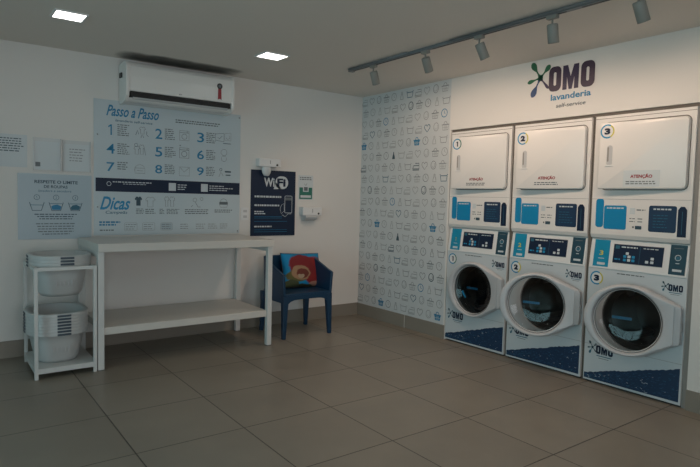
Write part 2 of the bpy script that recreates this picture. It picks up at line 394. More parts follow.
def big_sign():
    x0, x1, z0, z1 = -2.835, -1.500, .958, 2.108
    t = thing('instruction_sign', 'large pale blue laundry instruction sign with nine numbered steps and navy band', 'sign', ((x0+x1)/2, 0, z0))
    o = M().box(x0, x1, -.008, 0, z0, z1, POST).build('board', t, True)
    y = -.0088
    M().rect(x0+.012, 1.333, x1-.003, 1.448, NAVY, y).build('navy_band', t, True)
    g = M(); g.text('Passo a Passo', -2.737, 1.975, -2.293, 2.068, INK_B, y, .018, .4)
    g.text('lavanderia self-service', -2.664, 1.932, -2.350, 1.953, INK_T, y, .01, .2); g.build('title', t, True)
    g = M(); g.bars(-2.143, 1.968, -1.70, 2.008, 2, INK_G, y, .5, .1); g.build('small_heading', t, True)
    rows = [(1.808, 1.905), (1.650, 1.742), (1.500, 1.584)]
    xs = [(-2.735, -2.669), (-2.325, -2.262), (-1.937, -1.871)]
    for r_, (a, b) in enumerate(rows):
        for c_, (p, q) in enumerate(xs):
            n = str(r_*3+c_+1); w_ = q-p
            M().text(n, q-w_, a+.006, q, b-.002, INK_B, y, .008).build('numeral', t, True)
            tx = q+.022; g = M(); g.bars(tx, a+(.002 if r_ != 2 or c_ else .02), tx+.10, b+.01, 6 if r_ != 2 or c_ else 4, INK_G, y, .42, .35)
            g.build('text_block', t, True)
    # pictograms
    def pic(f):
        g = M(); f(g); g.build('pictogram', t, True)
    def p1(g):
        g.line([(-2.495, 1.83), (-2.478, 1.875), (-2.47, 1.84)], .004, INK_D, y); shirt(g, -2.465, 1.845, .055, .06, INK_G, y); g.line([(-2.45, 1.81), (-2.44, 1.84), (-2.425, 1.812)], .004, INK_D, y); g.line([(-2.40, 1.87), (-2.40, 1.84), (-2.385, 1.825)], .004, INK_D, y)
    pic(p1); pic(lambda g: washer_icon(g, -2.104, 1.818, .088, .088, INK_G, y))
    def p3(g):
        g.line([(-1.757, 1.845), (-1.672, 1.838), (-1.672, 1.918), (-1.757, 1.905)], .004, INK_D, y, True); g.line([(-1.735, 1.875), (-1.72, 1.86), (-1.69, 1.89)], .004, INK_D, y)
        g.line([(-1.665, 1.855), (-1.60, 1.85), (-1.60, 1.925), (-1.665, 1.915)], .003, INK_G, y, True); g.ring(-1.632, 1.885, .02, .003, INK_G, y, a0=200, a1=400); g.rect(-1.68, 1.818, -1.60, 1.824, INK_D, y)
    pic(p3)
    def p4(g): shirt(g, -2.51, 1.665, .05, .07, INK_G, y); shirt(g, -2.465, 1.665, .045, .085, INK_G, y); g.ring(-2.49, 1.745, .014, .003, INK_D, y); g.line([(-2.42, 1.72), (-2.41, 1.66)], .003, INK_D, y)
    pic(p4); pic(lambda g: washer_icon(g, -2.104, 1.658, .088, .092, INK_G, y, .0045))
    def p6(g): g.ring(-1.67, 1.735, .03, .003, INK_G, y); g.ring(-1.67, 1.675, .026, .003, INK_G, y, a0=150, a1=390); g.line([(-1.69, 1.70), (-1.65, 1.70)], .003, INK_G, y)
    pic(p6)
    def p7(g): g.ring(-2.458, 1.53, .045, .003, INK_FG, y, a0=30, a1=200); g.line([(-2.50, 1.50), (-2.415, 1.50), (-2.415, 1.545), (-2.50, 1.545)], .003, INK_G, y, True); g.line([(-2.485, 1.522), (-2.43, 1.522)], .003, INK_G, y)
    pic(p7)
    def p8(g): g.line([(-2.105, 1.495), (-2.01, 1.495), (-2.01, 1.575), (-2.105, 1.575)], .003, INK_G, y, True); g.line([(-2.10, 1.572), (-2.06, 1.53), (-2.012, 1.572)], .003, INK_G, y)
    pic(p8)
    def p9(g):
        g.ring(-1.70, 1.57, .012, .004, INK_D, y); g.line([(-1.72, 1.50), (-1.70, 1.55), (-1.675, 1.51)], .004, INK_G, y); g.rrect(-1.66, 1.545, -1.595, 1.56, .006, INK_D, y); g.rect(-1.65, 1.515, -1.60, 1.525, INK_D, y)
    pic(p9)
    y2 = -.0096
    g = M(); g.ring(-2.716, 1.400, .017, .004, WINK, y2); g.build('pictogram', t, True); g = M(); g.bars(-2.685, 1.41, -2.35, 1.424, 1, WINK, y2, .6, .05); g.bars(-2.60, 1.395, -2.40, 1.407, 1, WINK, y2, .4, .05)
    g.build('text_block', t, True); M().rect(-2.202, 1.354, -2.136, 1.425, WINK, y2).build('pale_square', t, True); M().rect(-1.897, 1.354, -1.830, 1.427, WINK, y2).build('pale_square', t, True); g = M(); g.bars(-2.12, 1.36, -2.02, 1.42, 3, WINK, y2, .4, .3)
    g.build('text_block', t, True); g = M(); g.bars(-1.815, 1.36, -1.56, 1.42, 3, WINK, y2, .4, .45); g.build('text_block', t, True)
    g = M(); g.text('Dicas', -2.789, 1.177, -2.539, 1.290, INK_C, y, .02, .4); g.text('Campeãs', -2.743, 1.135, -2.563, 1.168, INK_T, y, .01, .2); g.build('subtitle', t, True)
    pic(lambda g: shirt(g, -2.503, 1.215, .066, .08, INK_D, y, True)); pic(lambda g: shirt(g, -2.409, 1.205, .085, .087, INK_G, y))
    pic(lambda g: (shirt(g, -2.24, 1.21, .04, .09, INK_G, y), shirt(g, -2.195, 1.21, .05, .09, INK_G, y)))
    def p12(g): g.ring(-1.955, 1.275, .018, .003, INK_G, y); g.ring(-1.89, 1.285, .014, .003, INK_G, y); g.line([(-1.95, 1.255), (-1.925, 1.21), (-1.90, 1.21)], .004, INK_G, y); g.line([(-1.99, 1.21), (-1.975, 1.225)], .004, INK_G, y)
    pic(p12)
    def p13(g): g.rrect(-1.712, 1.235, -1.625, 1.262, .006, INK_G, y); g.ring(-1.668, 1.255, .036, .003, INK_G, y, a0=0, a1=180); g.line([(-1.71, 1.235), (-1.70, 1.21), (-1.635, 1.21), (-1.625, 1.235)], .003, INK_G, y)
    pic(p13)
    for a, b, n in ((-2.49, -2.42, 4), (-2.41, -2.32, 3), (-2.285, -2.24, 4), (-2.22, -2.10, 4), (-2.05, -1.80, 3), (-1.76, -1.56, 2)):
        g = M(); g.bars(a, 1.14 if n > 2 else 1.155, b, 1.192, n, INK_G, y, .45, .25); g.build('text_block', t, True)
    g = M(); g.bars(-2.794, 1.036, -2.616, 1.082, 2, INK_B, y, .6, .25); g.bars(-2.79, .993, -2.67, 1.01, 1, INK_G, y, .6, .05); g.build('text_block', t, True)
    for a in (-2.585, -2.43, -2.27, -2.10, -1.95, -1.83, -1.71):
        g = M(); g.rrect(a, 1.0, a+.10, 1.06, .01, POSTG, y) if a == -2.27 else None
        g.line(rr(a-.004, .996, a+.104, 1.064, .01), .002, INK_FG, y-.0003, True) if a in (-2.585, -2.27, -2.43) else None
        g.bars(a+.006, 1.0, a+.10, 1.058, 3, INK_FG, y-.0003, .3, .3); g.build('text_block', t, True)
    for a, b in ((-2.808, 1.81), (-2.808, 1.2), (-1.515, 2.08), (-1.52, .98), (-2.10, 1.77)):
        M().tube([(a, -.008, b), (a, -.012, b)], .006, CHROME, 10).build('fixing_screw', t, True)
big_sign()

def basket_poster():
    x0, x1, z0, z1 = -3.393, -2.855, .935, 1.460
    t = thing('basket_poster', 'grey blue poster about laundry load showing three basket drawings', 'poster', ((x0+x1)/2, 0, z0))
    M().box(x0, x1, -.008, 0, z0, z1, POSTG).build('sheet', t, True); y = -.0086
    g = M(); g.text('RESPEITE O LIMITE', -3.277, 1.384, -2.961, 1.410, INK_D, y, .025); g.text('DE ROUPAS', -3.21, 1.347, -3.037, 1.371, INK_D, y, .02); g.text('lavadora e secadora', -3.25, 1.316, -3.01, 1.334, INK_T, y, .0, .2); g.build('title', t, True)
    for i, cx in enumerate((-3.261, -3.122, -2.980)):
        g = M(); g.ring(cx, 1.272, .02, .003, INK_D, y); g.text(str(i+1) if i != 1 else '2', cx-.005, 1.262, cx+.005, 1.282, INK_T, y)
        g.line([(cx-.052, 1.232), (cx-.032, 1.166), (cx+.032, 1.166), (cx+.052, 1.232)], .005, INK_D, y); g.line([(cx-.044, 1.222-(.012 if i == 0 else 0)), (cx+.044, 1.222-(.012 if i == 0 else 0))], .004, INK_T, y)
        if i: g.poly([(cx-.036, 1.19 if i == 2 else 1.2), (cx-.03, 1.172), (cx+.03, 1.172), (cx+.038, 1.2), (cx+.01, 1.215), (cx-.02, 1.21)], INK_B if i == 1 else INK_T, y)
        g.build('pictogram', t, True)
    g = M(); g.cbars(-3.124, 1.09, 1.145, (.31, .27, .24), INK_D, y, .4); g.build('text_block', t, True)
    g = M(); g.cbars(-3.124, .965, 1.07, (.29, .27, .26, .26, .2), INK_G, y, .35); g.build('text_block', t, True)
basket_poster()

t = thing('notice_sheet', 'pale blue notice sheet with dark printed lines at left edge of back wall', 'notice', (-3.43, 0, 1.505))
M().box(-3.62, -3.325, -.003, 0, 1.505, 1.758, PAPER).build('sheet', t, True)
g = M(); g.bars(-3.60, 1.62, -3.345, 1.735, 6, INK_D, -.0036, .4, .3); g.build('text_block', t, True)
def holder(x0, x1, z0, z1, label, paper):
    t = thing('document_holder', label, 'document holder', ((x0+x1)/2, 0, z0), 0, 'clear acrylic document holders')
    m = M().box(x0, x1, -.002, 0, z0, z1, ACRYL); m.build('back_plate', t, True)
    f = M()
    f.box(x0, x1, -.017, -.002, z0, z0+.006, ACRYL); f.box(x0, x0+.004, -.017, -.002, z0, z1, ACRYL); f.box(x1-.004, x1, -.017, -.002, z0, z1, ACRYL); f.build('rim', t, True)
    p = M().box(x0+.01, x1-.01, -.006, -.004, z0+.008, z1-.03, PAPER)
    if paper: p.rect(x0+.015, z0+.03, x0+.05, z0+.065, INK_G, -.0066)
    else: p.bars(x0+.05, z0+.08, x1-.03, z1-.06, 5, INK_FG, -.0066, .3, .4)
    p.build('leaflet', t, True)
holder(-3.284, -3.084, 1.488, 1.748, 'clear acrylic document holder beside the notice sheet, dark mark in lower corner', 1)
holder(-3.072, -2.860, 1.486, 1.742, 'clear acrylic document holder next to the large sign, faint grey leaflet', 0)

def wifi():
    x0, x1, z0, z1 = -1.378, -.866, .925, 1.590
    t = thing('wifi_poster', 'dark navy poster headed WiFi on the wall above the blue chair', 'poster', ((x0+x1)/2, 0, z0))
    M().box(x0, x1, -.008, 0, z0, z1, NAVY).build('sheet', t, True); y = -.0086
    g = M(); g.text('Wi', -1.235, 1.425, -1.115, 1.515, WINK, y, .03)
    g.poly(rr(-1.105, 1.405, -.955, 1.535, .062, 8), WINK, y); g.poly([(-1.10, 1.47), (-1.125, 1.40), (-1.03, 1.41)], WINK, y); g.text('Fi', -1.085, 1.43, -.985, 1.512, NAVY, y-.0006, .04); g.build('title', t, True)
    for a, b, c in ((1.310, 1.336, -1.03), (1.223, 1.247, -1.04), (1.163, 1.180, -1.23), (1.143, 1.158, -1.21), (1.010, 1.030, -1.14)):
        g = M(); g.bars(-1.338, a, c, b, 1, WINK, y, .7, .03); g.build('text_line', t, True)
    g = M(); 
    for z in (1.12, 1.105, 1.07, .985, .965): g.rect(-1.34, z, -1.02 if z > 1.08 else -.96, z+.003, INK_B, y)
    g.build('rule_lines', t, True)
    g = M(); g.line(rr(-.99, 1.16, -.905, 1.335, .01), .005, WINK, y, True)
    g.line([(-1.045, 1.20), (-1.03, 1.24), (-1.0, 1.26), (-.995, 1.18), (-1.03, 1.15), (-1.045, 1.20)], .004, WINK, y); g.line([(-1.02, 1.14), (-.985, 1.12), (-.95, 1.15), (-.91, 1.15)], .004, WINK, y); g.rect(-.985, 1.29, -.91, 1.32, INK_G, y); g.build('phone_drawing', t, True)
wifi()

def wallbox(x0, z0, x1, z1, label, kind):
    t = thing('wall_dispenser', label, 'dispenser', ((x0+x1)/2, 0, z0), 0, 'small white wall dispensers')
    o = M().box(x0, x1, -.085, 0, z0, z1, WPLAS, .012).build('housing', t, True)
    M().box((x0+x1)/2-.004, (x0+x1)/2+.004, -.0865, -.084, z0+.03, z1-.02, GPLAS).build('slot', t, True)
    M().tube([(x1-.045, -.084, z0+.022), (x1-.045, -.088, z0+.022)], .011, RUBBER, 12).build('lock', t, True)
    n = 20; c = (x0+x1)/2
    if kind:   # clear cup below
        c = x0+.10
        M().loft([[(c+r_*math.cos(2*PI*k/n), -.045+r_*.6*math.sin(2*PI*k/n), z) for k in range(n)] for r_, z in ((.05, z0), (.052, z0-.03), (.045, z0-.06), (.03, z0-.085), (.02, z0-.09))], ACRYL, cap1=True).build('clear_cup', t, True)
    else:      # curved tray below
        prof = [(-.085, 0), (-.10, -.012), (-.09, -.035), (-.05, -.055), (0, -.06), (0, 0)]
        o = M().prism_x([(a, z0+.002+b) for a, b in prof], x0+.03, x1-.06, LGREY).build('drip_tray', t, True); bevel(o, .008, 3)
wallbox(-1.330, 1.620, -1.085, 1.705, 'white wall dispenser with clear cup, overlapping the top of the dark WiFi poster', 1)
wallbox(-.815, 1.135, -.575, 1.225, 'white wall dispenser with curved grey tray, low on the wall above the chair', 0)
t = thing('safety_notice', 'small white and green notice to the right of the WiFi poster', 'notice', (-.735, 0, 1.3))
M().box(-.826, -.645, -.004, 0, 1.300, 1.560, PAPER).build('sheet', t, True)
g = M(); g.poly([(-.815, 1.308), (-.655, 1.308), (-.655, 1.43), (-.70, 1.43), (-.70, 1.385), (-.77, 1.385), (-.77, 1.43), (-.815, 1.43)], GREEN, -.0046); g.build('green_field', t, True)
g = M(); g.rect(-.80, 1.322, -.67, 1.348, WINK, -.0052); g.bars(-.81, 1.505, -.66, 1.545, 2, INK_G, -.0046, .5, .1); g.line([(-.755, 1.47), (-.735, 1.45), (-.72, 1.475)], .004, INK_G, -.0046); g.rect(-.758, 1.395, -.712, 1.435, INK_G, -.0046); g.build('print', t, True)
t = thing('wall_socket', 'small white double wall socket left of the dark WiFi poster', 'socket', (-1.437, 0, 1.09))
M().box(-1.482, -1.398, -.009, 0, 1.085, 1.21, WPLAS, .003).build('plate', t, True)
for z in (1.175, 1.12): M().box(-1.46, -1.42, -.0115, -.009, z-.012, z+.012, LGREY, .001).build('outlet', t, True)

# ------------------------------------------------------------------ wall film with washing pictograms (right wall)
def local_b(x): return (0, x)
def film():
    # local x runs towards the viewer's right (world -y), local -y faces the room
    t = thing('wall_film', 'floor to ceiling white wall film printed with rows of small laundry icons', 'wall film', (0, -.004, HB), -PI/2)
    W_ = 1.355; z1 = H-HB-.004
    M().box(0, W_, -.0015, 0, 0, z1, FILM).build('sheet', t)
    y = -.0022; p = .1222; g = M()
    seq = ['bottle', 'basin', 'iron', 'heart', 'oval', 'basket', 'clock']
    acc = ['basin', 'oval', 'clock', 'heart', 'basket', 'bottle', 'iron']
    start = [2, 5, 3]
    def ic(k, x, z, m, lw, fill):
        nonlocal g
        if k == 'bottle':
            P = [(-.006, .03), (-.006, .012), (-.014, -.005), (-.02, -.034), (.02, -.034), (.014, -.005), (.006, .012), (.006, .03)]
            P = [(x+a, z+b) for a, b in P]; g.poly(P, m, y) if fill else g.line(P, lw, m, y, True)
        elif k == 'basin':
            g.line([(x-.046, z+.02), (x-.04, z+.026), (x-.034, z+.014), (x+.034, z+.014), (x+.04, z+.026), (x+.046, z+.02)], lw, m, y); g.line([(x-.038, z+.014), (x-.03, z-.03), (x+.03, z-.03), (x+.038, z+.014)], lw, m, y)
        elif k == 'iron':
            g.line([(x-.042, z-.026), (x+.04, z-.026), (x+.036, z+.022), (x-.01, z+.022)], lw, m, y); g.line([(x-.042, z-.026), (x-.03, z+.002), (x+.034, z+.002)], lw, m, y); g.line([(x-.042, z-.036), (x+.04, z-.036)], lw, m, y)
        elif k == 'heart':
            g.line([(x, z-.034), (x-.03, z-.004), (x-.034, z+.012), (x-.026, z+.026), (x-.012, z+.028), (x, z+.014), (x+.012, z+.028), (x+.026, z+.026), (x+.034, z+.012), (x+.03, z-.004)], lw, m, y, True)
        elif k == 'oval':
            g.ring(x, z, .034, lw, m, y, .86, n=14); g.ring(x, z, .02, lw*.6, m, y, .8, 200, 420, n=8) if lw > .004 else g.line([(x-.02, z+.038), (x+.02, z+.038)], lw, m, y)
        elif k == 'basket':
            P = [(x-.036, z+.008), (x-.028, z-.034), (x+.028, z-.034), (x+.036, z+.008)]
            g.poly(P, m, y) if fill else g.line(P, lw, m, y, True); g.line([(x-.042, z+.01), (x+.042, z+.01)], lw*1.4, m, y); g.line([(x-.022, z+.01), (x-.008, z+.034), (x+.008, z+.034), (x+.022, z+.01)], lw, m, y)
            cm = FILM if fill else m
            for q in (-.014, 0, .014): g.line([(x+q, z+.004), (x+q*.8, z-.03)], lw*.5, cm, y-.0005)
            g.line([(x-.032, z-.013), (x+.032, z-.013)], lw*.5, cm, y-.0005)
        elif k == 'clock':
            g.ring(x, z, .033, lw, m, y, n=14); g.line([(x, z+.02), (x, z), (x+.012, z-.006)], lw*.8, m, y)
    rows = 19
    for r_ in range(rows):
        z = z1-.062-p*r_
        s0 = start[r_ % 3]-(0 if r_ < 3 else 0)
        # basket column cycles 3, 0, 2
        bc = [3, 0, 2][r_ % 3]
        for c in range(11):
            k = seq[(5+c-bc) % 7]; x = .052+c*.1232+(.02 if r_ % 2 else 0)-.006
            if x > W_-.03: continue
            a = k == acc[r_ % 7]
            gx, g = g, M()
            m_ = {'basin': INK_T, 'oval': INK_D, 'clock': INK_B, 'heart': INK_T, 'basket': INK_B, 'bottle': INK_D, 'iron': INK_D}[k] if a else random.choice([INK_G, INK_FG])
            ic(k, 0, 0, m_, .0065 if a else .0042, a and k in ('basket', 'bottle'))
            g2 = g; g = gx; o_ = len(g.v); g.v += [(x+p_[0]*1.16, p_[1], z+p_[2]*1.16) for p_ in g2.v]; g.f += [tuple(o_+i for i in f_) for f_ in g2.f]; g.mi += [g.mid(g2.mats[i]) for i in g2.mi]; g.sm += g2.sm
    g.build('icon_print', t)
film()

# ------------------------------------------------------------------ logo
def logo(g, x0, z0, w, y, big=False, pal=None):
    """splash figure and rounded capitals; x0,z0 lower left of letter block incl. splash; w = full width"""
    s = w/.60
    mO, mM, mg, mb = pal
    X = lambda a: x0+(a-2.20)*s
    Z = lambda b: z0+(b-2.19)*s
    def O(a0, b0, a1, b1):
        out = rr(X(a0), Z(b0), X(a1), Z(b1), .042*s, 6); c = (a0+a1)/2
        inn = rr(X(c-.0115), Z(b0+.045), X(c+.0115), Z(b1-.045), .0105*s, 6)
        n = len(out); g.add([(p[0], y, p[1]) for p in out+inn], [(i, (i+1) % n, n+(i+1) % n, n+i) for i in range(n)], mO)
    O(2.408, 2.196, 2.518, 2.390); O(2.686, 2.194, 2.798, 2.388)
    a0, a1, b0, b1 = 2.532, 2.668, 2.197, 2.383
    P = [(0, 0), (0, 1), (.31, 1), (.5, .52), (.69, 1), (1, 1), (1, 0), (.73, 0), (.73, .52), (.6, .0), (.4, .0), (.27, .52), (.27, 0)]
    P = [(X(a0+(a1-a0)*p), Z(b0+(b1-b0)*q)) for p, q in P]
    # M in convex pieces
    q = lambda *i: g.poly([P[k] for k in i], mM, y)
    q(0, 12, 11, 1); q(1, 11, 10, 3, 2); q(3, 10, 9); q(3, 9, 8, 5, 4); q(8, 7, 6, 5)
    cx, cz = 2.328, 2.321
    g.disc(X(cx), Z(cz), .024*s, mg, y, n=12)
    for (tx, tz, r_, m_) in ((2.262, 2.425, .026, mg), (2.398, 2.392, .022, mg), (2.232, 2.301, .017, mg), (2.268, 2.205, .027, mb), (2.392, 2.245, .012, mM)):
        d = Vector((tx-cx, tz-cz)); L = d.length; d.normalize(); nrm = Vector((-d.y, d.x)); pts = []
        for u, wd in ((0, .018), (.35, .006), (.55, .007), (.75, r_*.72), (.92, r_), (1.08, r_*.95), (1.2, r_*.6), (1.26, r_*.15)): pts.append((u, wd))
        vs = [(cx+d.x*u*L+nrm.x*wd, cz+d.y*u*L+nrm.y*wd) for u, wd in pts]+[(cx+d.x*u*L-nrm.x*wd, cz+d.y*u*L-nrm.y*wd) for u, wd in pts]
        n = len(pts); g.add([(X(a), y, Z(b)) for a, b in vs], [(i, i+1, n+i+1, n+i) for i in range(n-1)], m_)
t = thing('wall_logo', 'dark purple logo lettering with green splash on white wall above the machines', 'logo', (0, -2.5, 2.06), -PI/2)
g = M(); logo(g, 2.204-2.5, 2.194-2.06, .594, -.003, pal=(PURP, PURPB, SPL_G, SPL_B)); g.build('emblem', t)
g = M(); g.text('lavanderia', 2.434-2.5, 2.130-2.06, 2.773-2.5, 2.178-2.06, INK_B, -.003, .025); g.build('lettering', t)
g = M(); g.text('self-service', 2.484-2.5, 2.070-2.06, 2.733-2.5, 2.102-2.06, INK_G, -.003, .005, .1); g.build('lettering', t)

# ------------------------------------------------------------------ machines
def radial(outline, cx, cz, angs):
    """hit of each ray with a convex polygon"""
    out = []
    n = len(outline)
    for a in angs:
        dx, dz = math.cos(a), math.sin(a); best = None
        for i in range(n):
            x1, z1 = outline[i]; x2, z2 = outline[(i+1) % n]; ex, ez = x2-x1, z2-z1
            den = dx*ez-dz*ex
            if abs(den) < 1e-12: continue
            tt = ((x1-cx)*ez-(z1-cz)*ex)/den; uu = ((x1-cx)*dz-(z1-cz)*dx)/den
            if tt > 0 and -1e-9 <= uu <= 1+1e-9 and (best is None or tt > best): best = tt
        out.append((cx+dx*best, cz+dz*best))
    return out
LP = (NAVY, NAVY, DTEAL, INK_T)
def small_logo(g, x, z, w, y, sub=True):
    logo(g, x, z, w, y, pal=LP)
    if sub: g.rect(x+w*.38, z-w*.075, x+w*.95, z-w*.045, INK_T, y); g.rect(x+w*.45, z-w*.15, x+w*.85, z-w*.13, INK_G, y)
def badge(g, cx, cz, r_, n, y):
    g.disc(cx, cz, r_, WHITEP, y)
    g.ring(cx, cz, r_*.9, r_*.2, INK_C, y-.0006, a0=60, a1=300); g.ring(cx, cz, r_*.9, r_*.2, YELL, y-.0006, a0=-60, a1=60) if n != 1 else g.ring(cx, cz, r_*.9, r_*.2, GREEN, y-.0006, a0=-60, a1=60)
    w = r_*(.26 if n == 1 else .42); g.text(str(n), cx-w, cz-r_*.45, cx+w, cz+r_*.45, NAVY, y-.0006, .07)
BW = .69
def washer(i, y0, ajar, label):
    t = thing('washing_machine', label, 'washing machine', (0, y0, 0), -PI/2, 'white front loading washing machines in the wall recess')
    cx, cz, rh = .345, .530, .224
    # cabinet with round opening
    n = 96; base = [math.atan2(z-cz, x-cx) for x, z in ((0, .014), (BW, .014), (BW, .857), (0, .857))]
    angs = sorted([2*PI*k/n-PI for k in range(n)]+base); ol = [(0, .014), (BW, .014), (BW, .857), (0, .857)]
    outer = radial(ol, cx, cz, angs)
    c = M()
    ring = lambda pts, y: [(p[0], y, p[1]) for p in pts]
    circ = lambda r_, y: [(cx+r_*math.cos(a), y, cz+r_*math.sin(a)) for a in angs]
    c.loft([ring(outer, .70), ring(outer, 0), circ(rh, 0), circ(rh-.004, .05)], WENAM, smooth=False, cap0=True, mats=[WENAM, WRAP, WENAM])
    # sloped upper housing behind the control panel
    c.prism_x([(.0, .857), (.03, 1.075), (.70, 1.075), (.70, .857)], 0, BW, WENAM)
    c.box(.01, BW-.01, .02, .68, 0, .014, RUBBER)
    c.build('cabinet', t)
    # gasket and drum
    d = M(); d.loft([circ(rh-.002, .012), circ(rh-.008, .006), circ(rh-.014, .02), circ(rh-.024, .09)], RUBBER); d.build('door_gasket_or_shadow_gap', t)
    d = M(); d.loft([circ(rh-.024, .085), circ(rh-.004, .12), circ(rh-.004, .50)], DRUM, cap1=True)
    for a in (90, 210, 330):
        aa = R(a); d.box(-.03, .03, .14, .48, rh-.06, rh-.012, DRUM, .006, X=Matrix.Translation((cx, 0, cz)) @ Matrix.Rotation(aa, 4, 'Y'))
    d.build('drum', t)
    # control panel (slanted plate) with decals
    sl = math.atan2(.03, .218); PX = Matrix.Translation((0, 0, .857)) @ Matrix.Rotation(-sl, 4, 'X')
    def tilt(m): m.v = [tuple(PX @ Vector((x, y, z-.857))) for x, y, z in m.v]; return m
    tilt(M().box(.004, BW-.004, -.006, .002, .860, 1.072, WPLAS, .003)).build('control_panel', t)
    y = -.0068
    tilt(M().rect(.033, .872, .150, 1.068, CYAN2, y).text('1' if i == 1 else str(i), .075, .955, .105, .99, YELL, y-.0006, .03).rect(.07, .93, .115, .935, WINK, y-.0006).rect(.065, .885, .125, .903, WINK, y-.0006)).build('teal_sticker', t)
    g = M().rect(.180, .910, .527, 1.045, NAVY, y)
    g.bars(.235, 1.018, .35, 1.036, 1, WINK, y-.0006, .5, .05); g.bars(.39, 1.018, .50, 1.036, 1, WINK, y-.0006, .3, .1); g.rect(.192, 1.012, .222, 1.036, INK_T, y-.0006)
    for bx, bz in ((.255, .935), (.285, .935), (.315, .935), (.255, .96), (.285, .96), (.315, .96), (.27, .982), (.41, .935), (.445, .935), (.445, .96)): g.rrect(bx, bz-.008, bx+.022, bz+.010, .003, WINK if (bx*100) % 2 < 1.3 else INK_C, y-.0006)
    g.bars(.192, .925, .235, .95, 1, INK_C, y-.0006, .4, .1); g.rect(.367, .915, .369, 1.035, INK_T, y-.0006); g.line([(.18, .91), (.527, .91), (.527, 1.045), (.18, 1.045)], .003, GPLAS, y-.0008, True)
    tilt(g).build('display', t)
    g = M().rect(.568, .872, .672, 1.070, DTEAL, y); g.ring(.62, .985, .018, .004, WINK, y-.0006); g.rect(.606, .972, .634, .993, INK_T, y-.0007); g.rect(.59, 1.045, .65, 1.05, INK_G, y-.0006); g.rect(.608, .945, .632, .95, WINK, y-.0006); g.rect(.592, .893, .65, .908, WINK, y-.0006)
    tilt(g).build('dark_sticker', t)
    g = M().bars(.22, .826, .42, .842, 1, INK_G, -.0008, .45, .05); g.build('maker_print', t)
    g = M(); badge(g, .068, .785, .05, i, -.0008); g.build('number_badge', t)
    g = M(); small_logo(g, .527, .760, .14, -.0008); g.build('logo_sticker', t)
    g = M(); small_logo(g, .022, .222, .20, -.0008); g.build('logo_sticker', t)
    M().box(.002, BW-.002, -.0012, .001, .286, .289, GPLAS).build('panel_seam', t)
    # wavy blue base sticker
    g = M(); N = 46; top = []
    for k in range(N+1):
        u = k/N; x = .006+u*.672; zz = .062+.192*u+.002*math.sin(u*17+i)+random.uniform(-.003, .004); top.append((x, zz))
    y = -.0008; bz = lambda x: .026+.010*x
    vs = []
    for x, z in top: vs += [(x, y, bz(x)), (x, y, z)]
    g.add(vs, [(2*k, 2*k+2, 2*k+3, 2*k+1) for k in range(N)], FOAM)
    for k in range(330):
        u = random.random(); x = .012+u*.66; zt = .05+.18*u; z = random.uniform(bz(x)+.006, zt); r_ = random.uniform(.0015, .0042)
        g.line([(x-r_*random.uniform(.5, 3), z), (x, z+r_*random.uniform(-1, 1)), (x+r_*random.uniform(.5, 3), z+r_*random.uniform(-1.5, 1.5))], r_*.8, random.choice([FOAML, FOAML, FOAML, INK_T, PAPER if k % 3 == 0 else FOAML]), y-.0006)
    g.build('foam_sticker', t)
    # door: hinge on the right edge
    hx = .676
    RX, RZ = .288, .250
    dc = (cx, .530)
    ol = [(dc[0]+RX*math.cos(R(a)), dc[1]+RZ*math.sin(R(a))) for a in range(66, 295, 4)]
    ol += [(hx-.045, .402), (hx, .420), (hx, .662), (hx-.035, .685)]
    # convex hull order check by angle
    ol = sorted(ol, key=lambda p: math.atan2(p[1]-dc[1], p[0]-dc[0]))
    an = [2*PI*k/n-PI for k in range(n)]+[math.atan2(p[1]-dc[1], p[0]-dc[0]) for p in ol[-3:]+ol[:3] if p[0] > .6]
    an = sorted(an)
    def rg(sc_, y_, inset=0):
        P = radial(ol, dc[0], dc[1], an); out = []
        for (x, z) in P:
            L = math.hypot(x-dc[0], z-dc[1]); f = (L-inset)/L
            xx = dc[0]+(x-dc[0])*f-hx
            if y_ < -.035: xx = min(xx, -.042)
            out.append((xx, y_, dc[1]+(z-dc[1])*f))
        return out
    def cr(r_, y_): return [(cx+r_*math.cos(a)-hx, y_, cz+r_*math.sin(a)) for a in an]
    dm = M()
    dm.loft([cr(.218, .004), rg(1, .0, .02), rg(1, -.002), rg(1, -.022), rg(1, -.034, .005), rg(1, -.040, .008), rg(1, -.046, .016), cr(.238, -.046), cr(.230, -.042), cr(.222, -.025), cr(.218, .004)], DOORP, smooth=True)
    door = dm.build('door', t); door.location = (hx, -.006, 0); door.rotation_euler = (0, 0, R(ajar)); smooth_angle(door, 38)
    M().loft([cr(.222, -.024), cr(.218, -.028), cr(.213, -.022), cr(.212, -.004)], LGREY, mats=[RUBBER, LGREY, GPLAS]).build('inner_ring', door)
    gl = M(); gl.loft([cr(.213, -.012), cr(.195, -.008), cr(.175, .008), cr(.14, .020), cr(.08, .027), cr(.002, .029)], GLASSD); o = gl.build('door_glass', door)
    g = M(); g.ring(cx-hx, cz+.02, .13, .018, INK_B, -.0095, a0=200, a1=232, n=8) if i == 1 else None
    g.rrect(cx-hx-.11, cz-.006, cx-hx+.02, cz+.014, .006, INK_B, .033)
    g.build('door_blue_mark', door)  # blue bar at each door glass, plus an arc on the first machine
    M().box(-.004, .004, -.028, .004, .50, .56, GPLAS, .002).build('hinge', door)
    return t

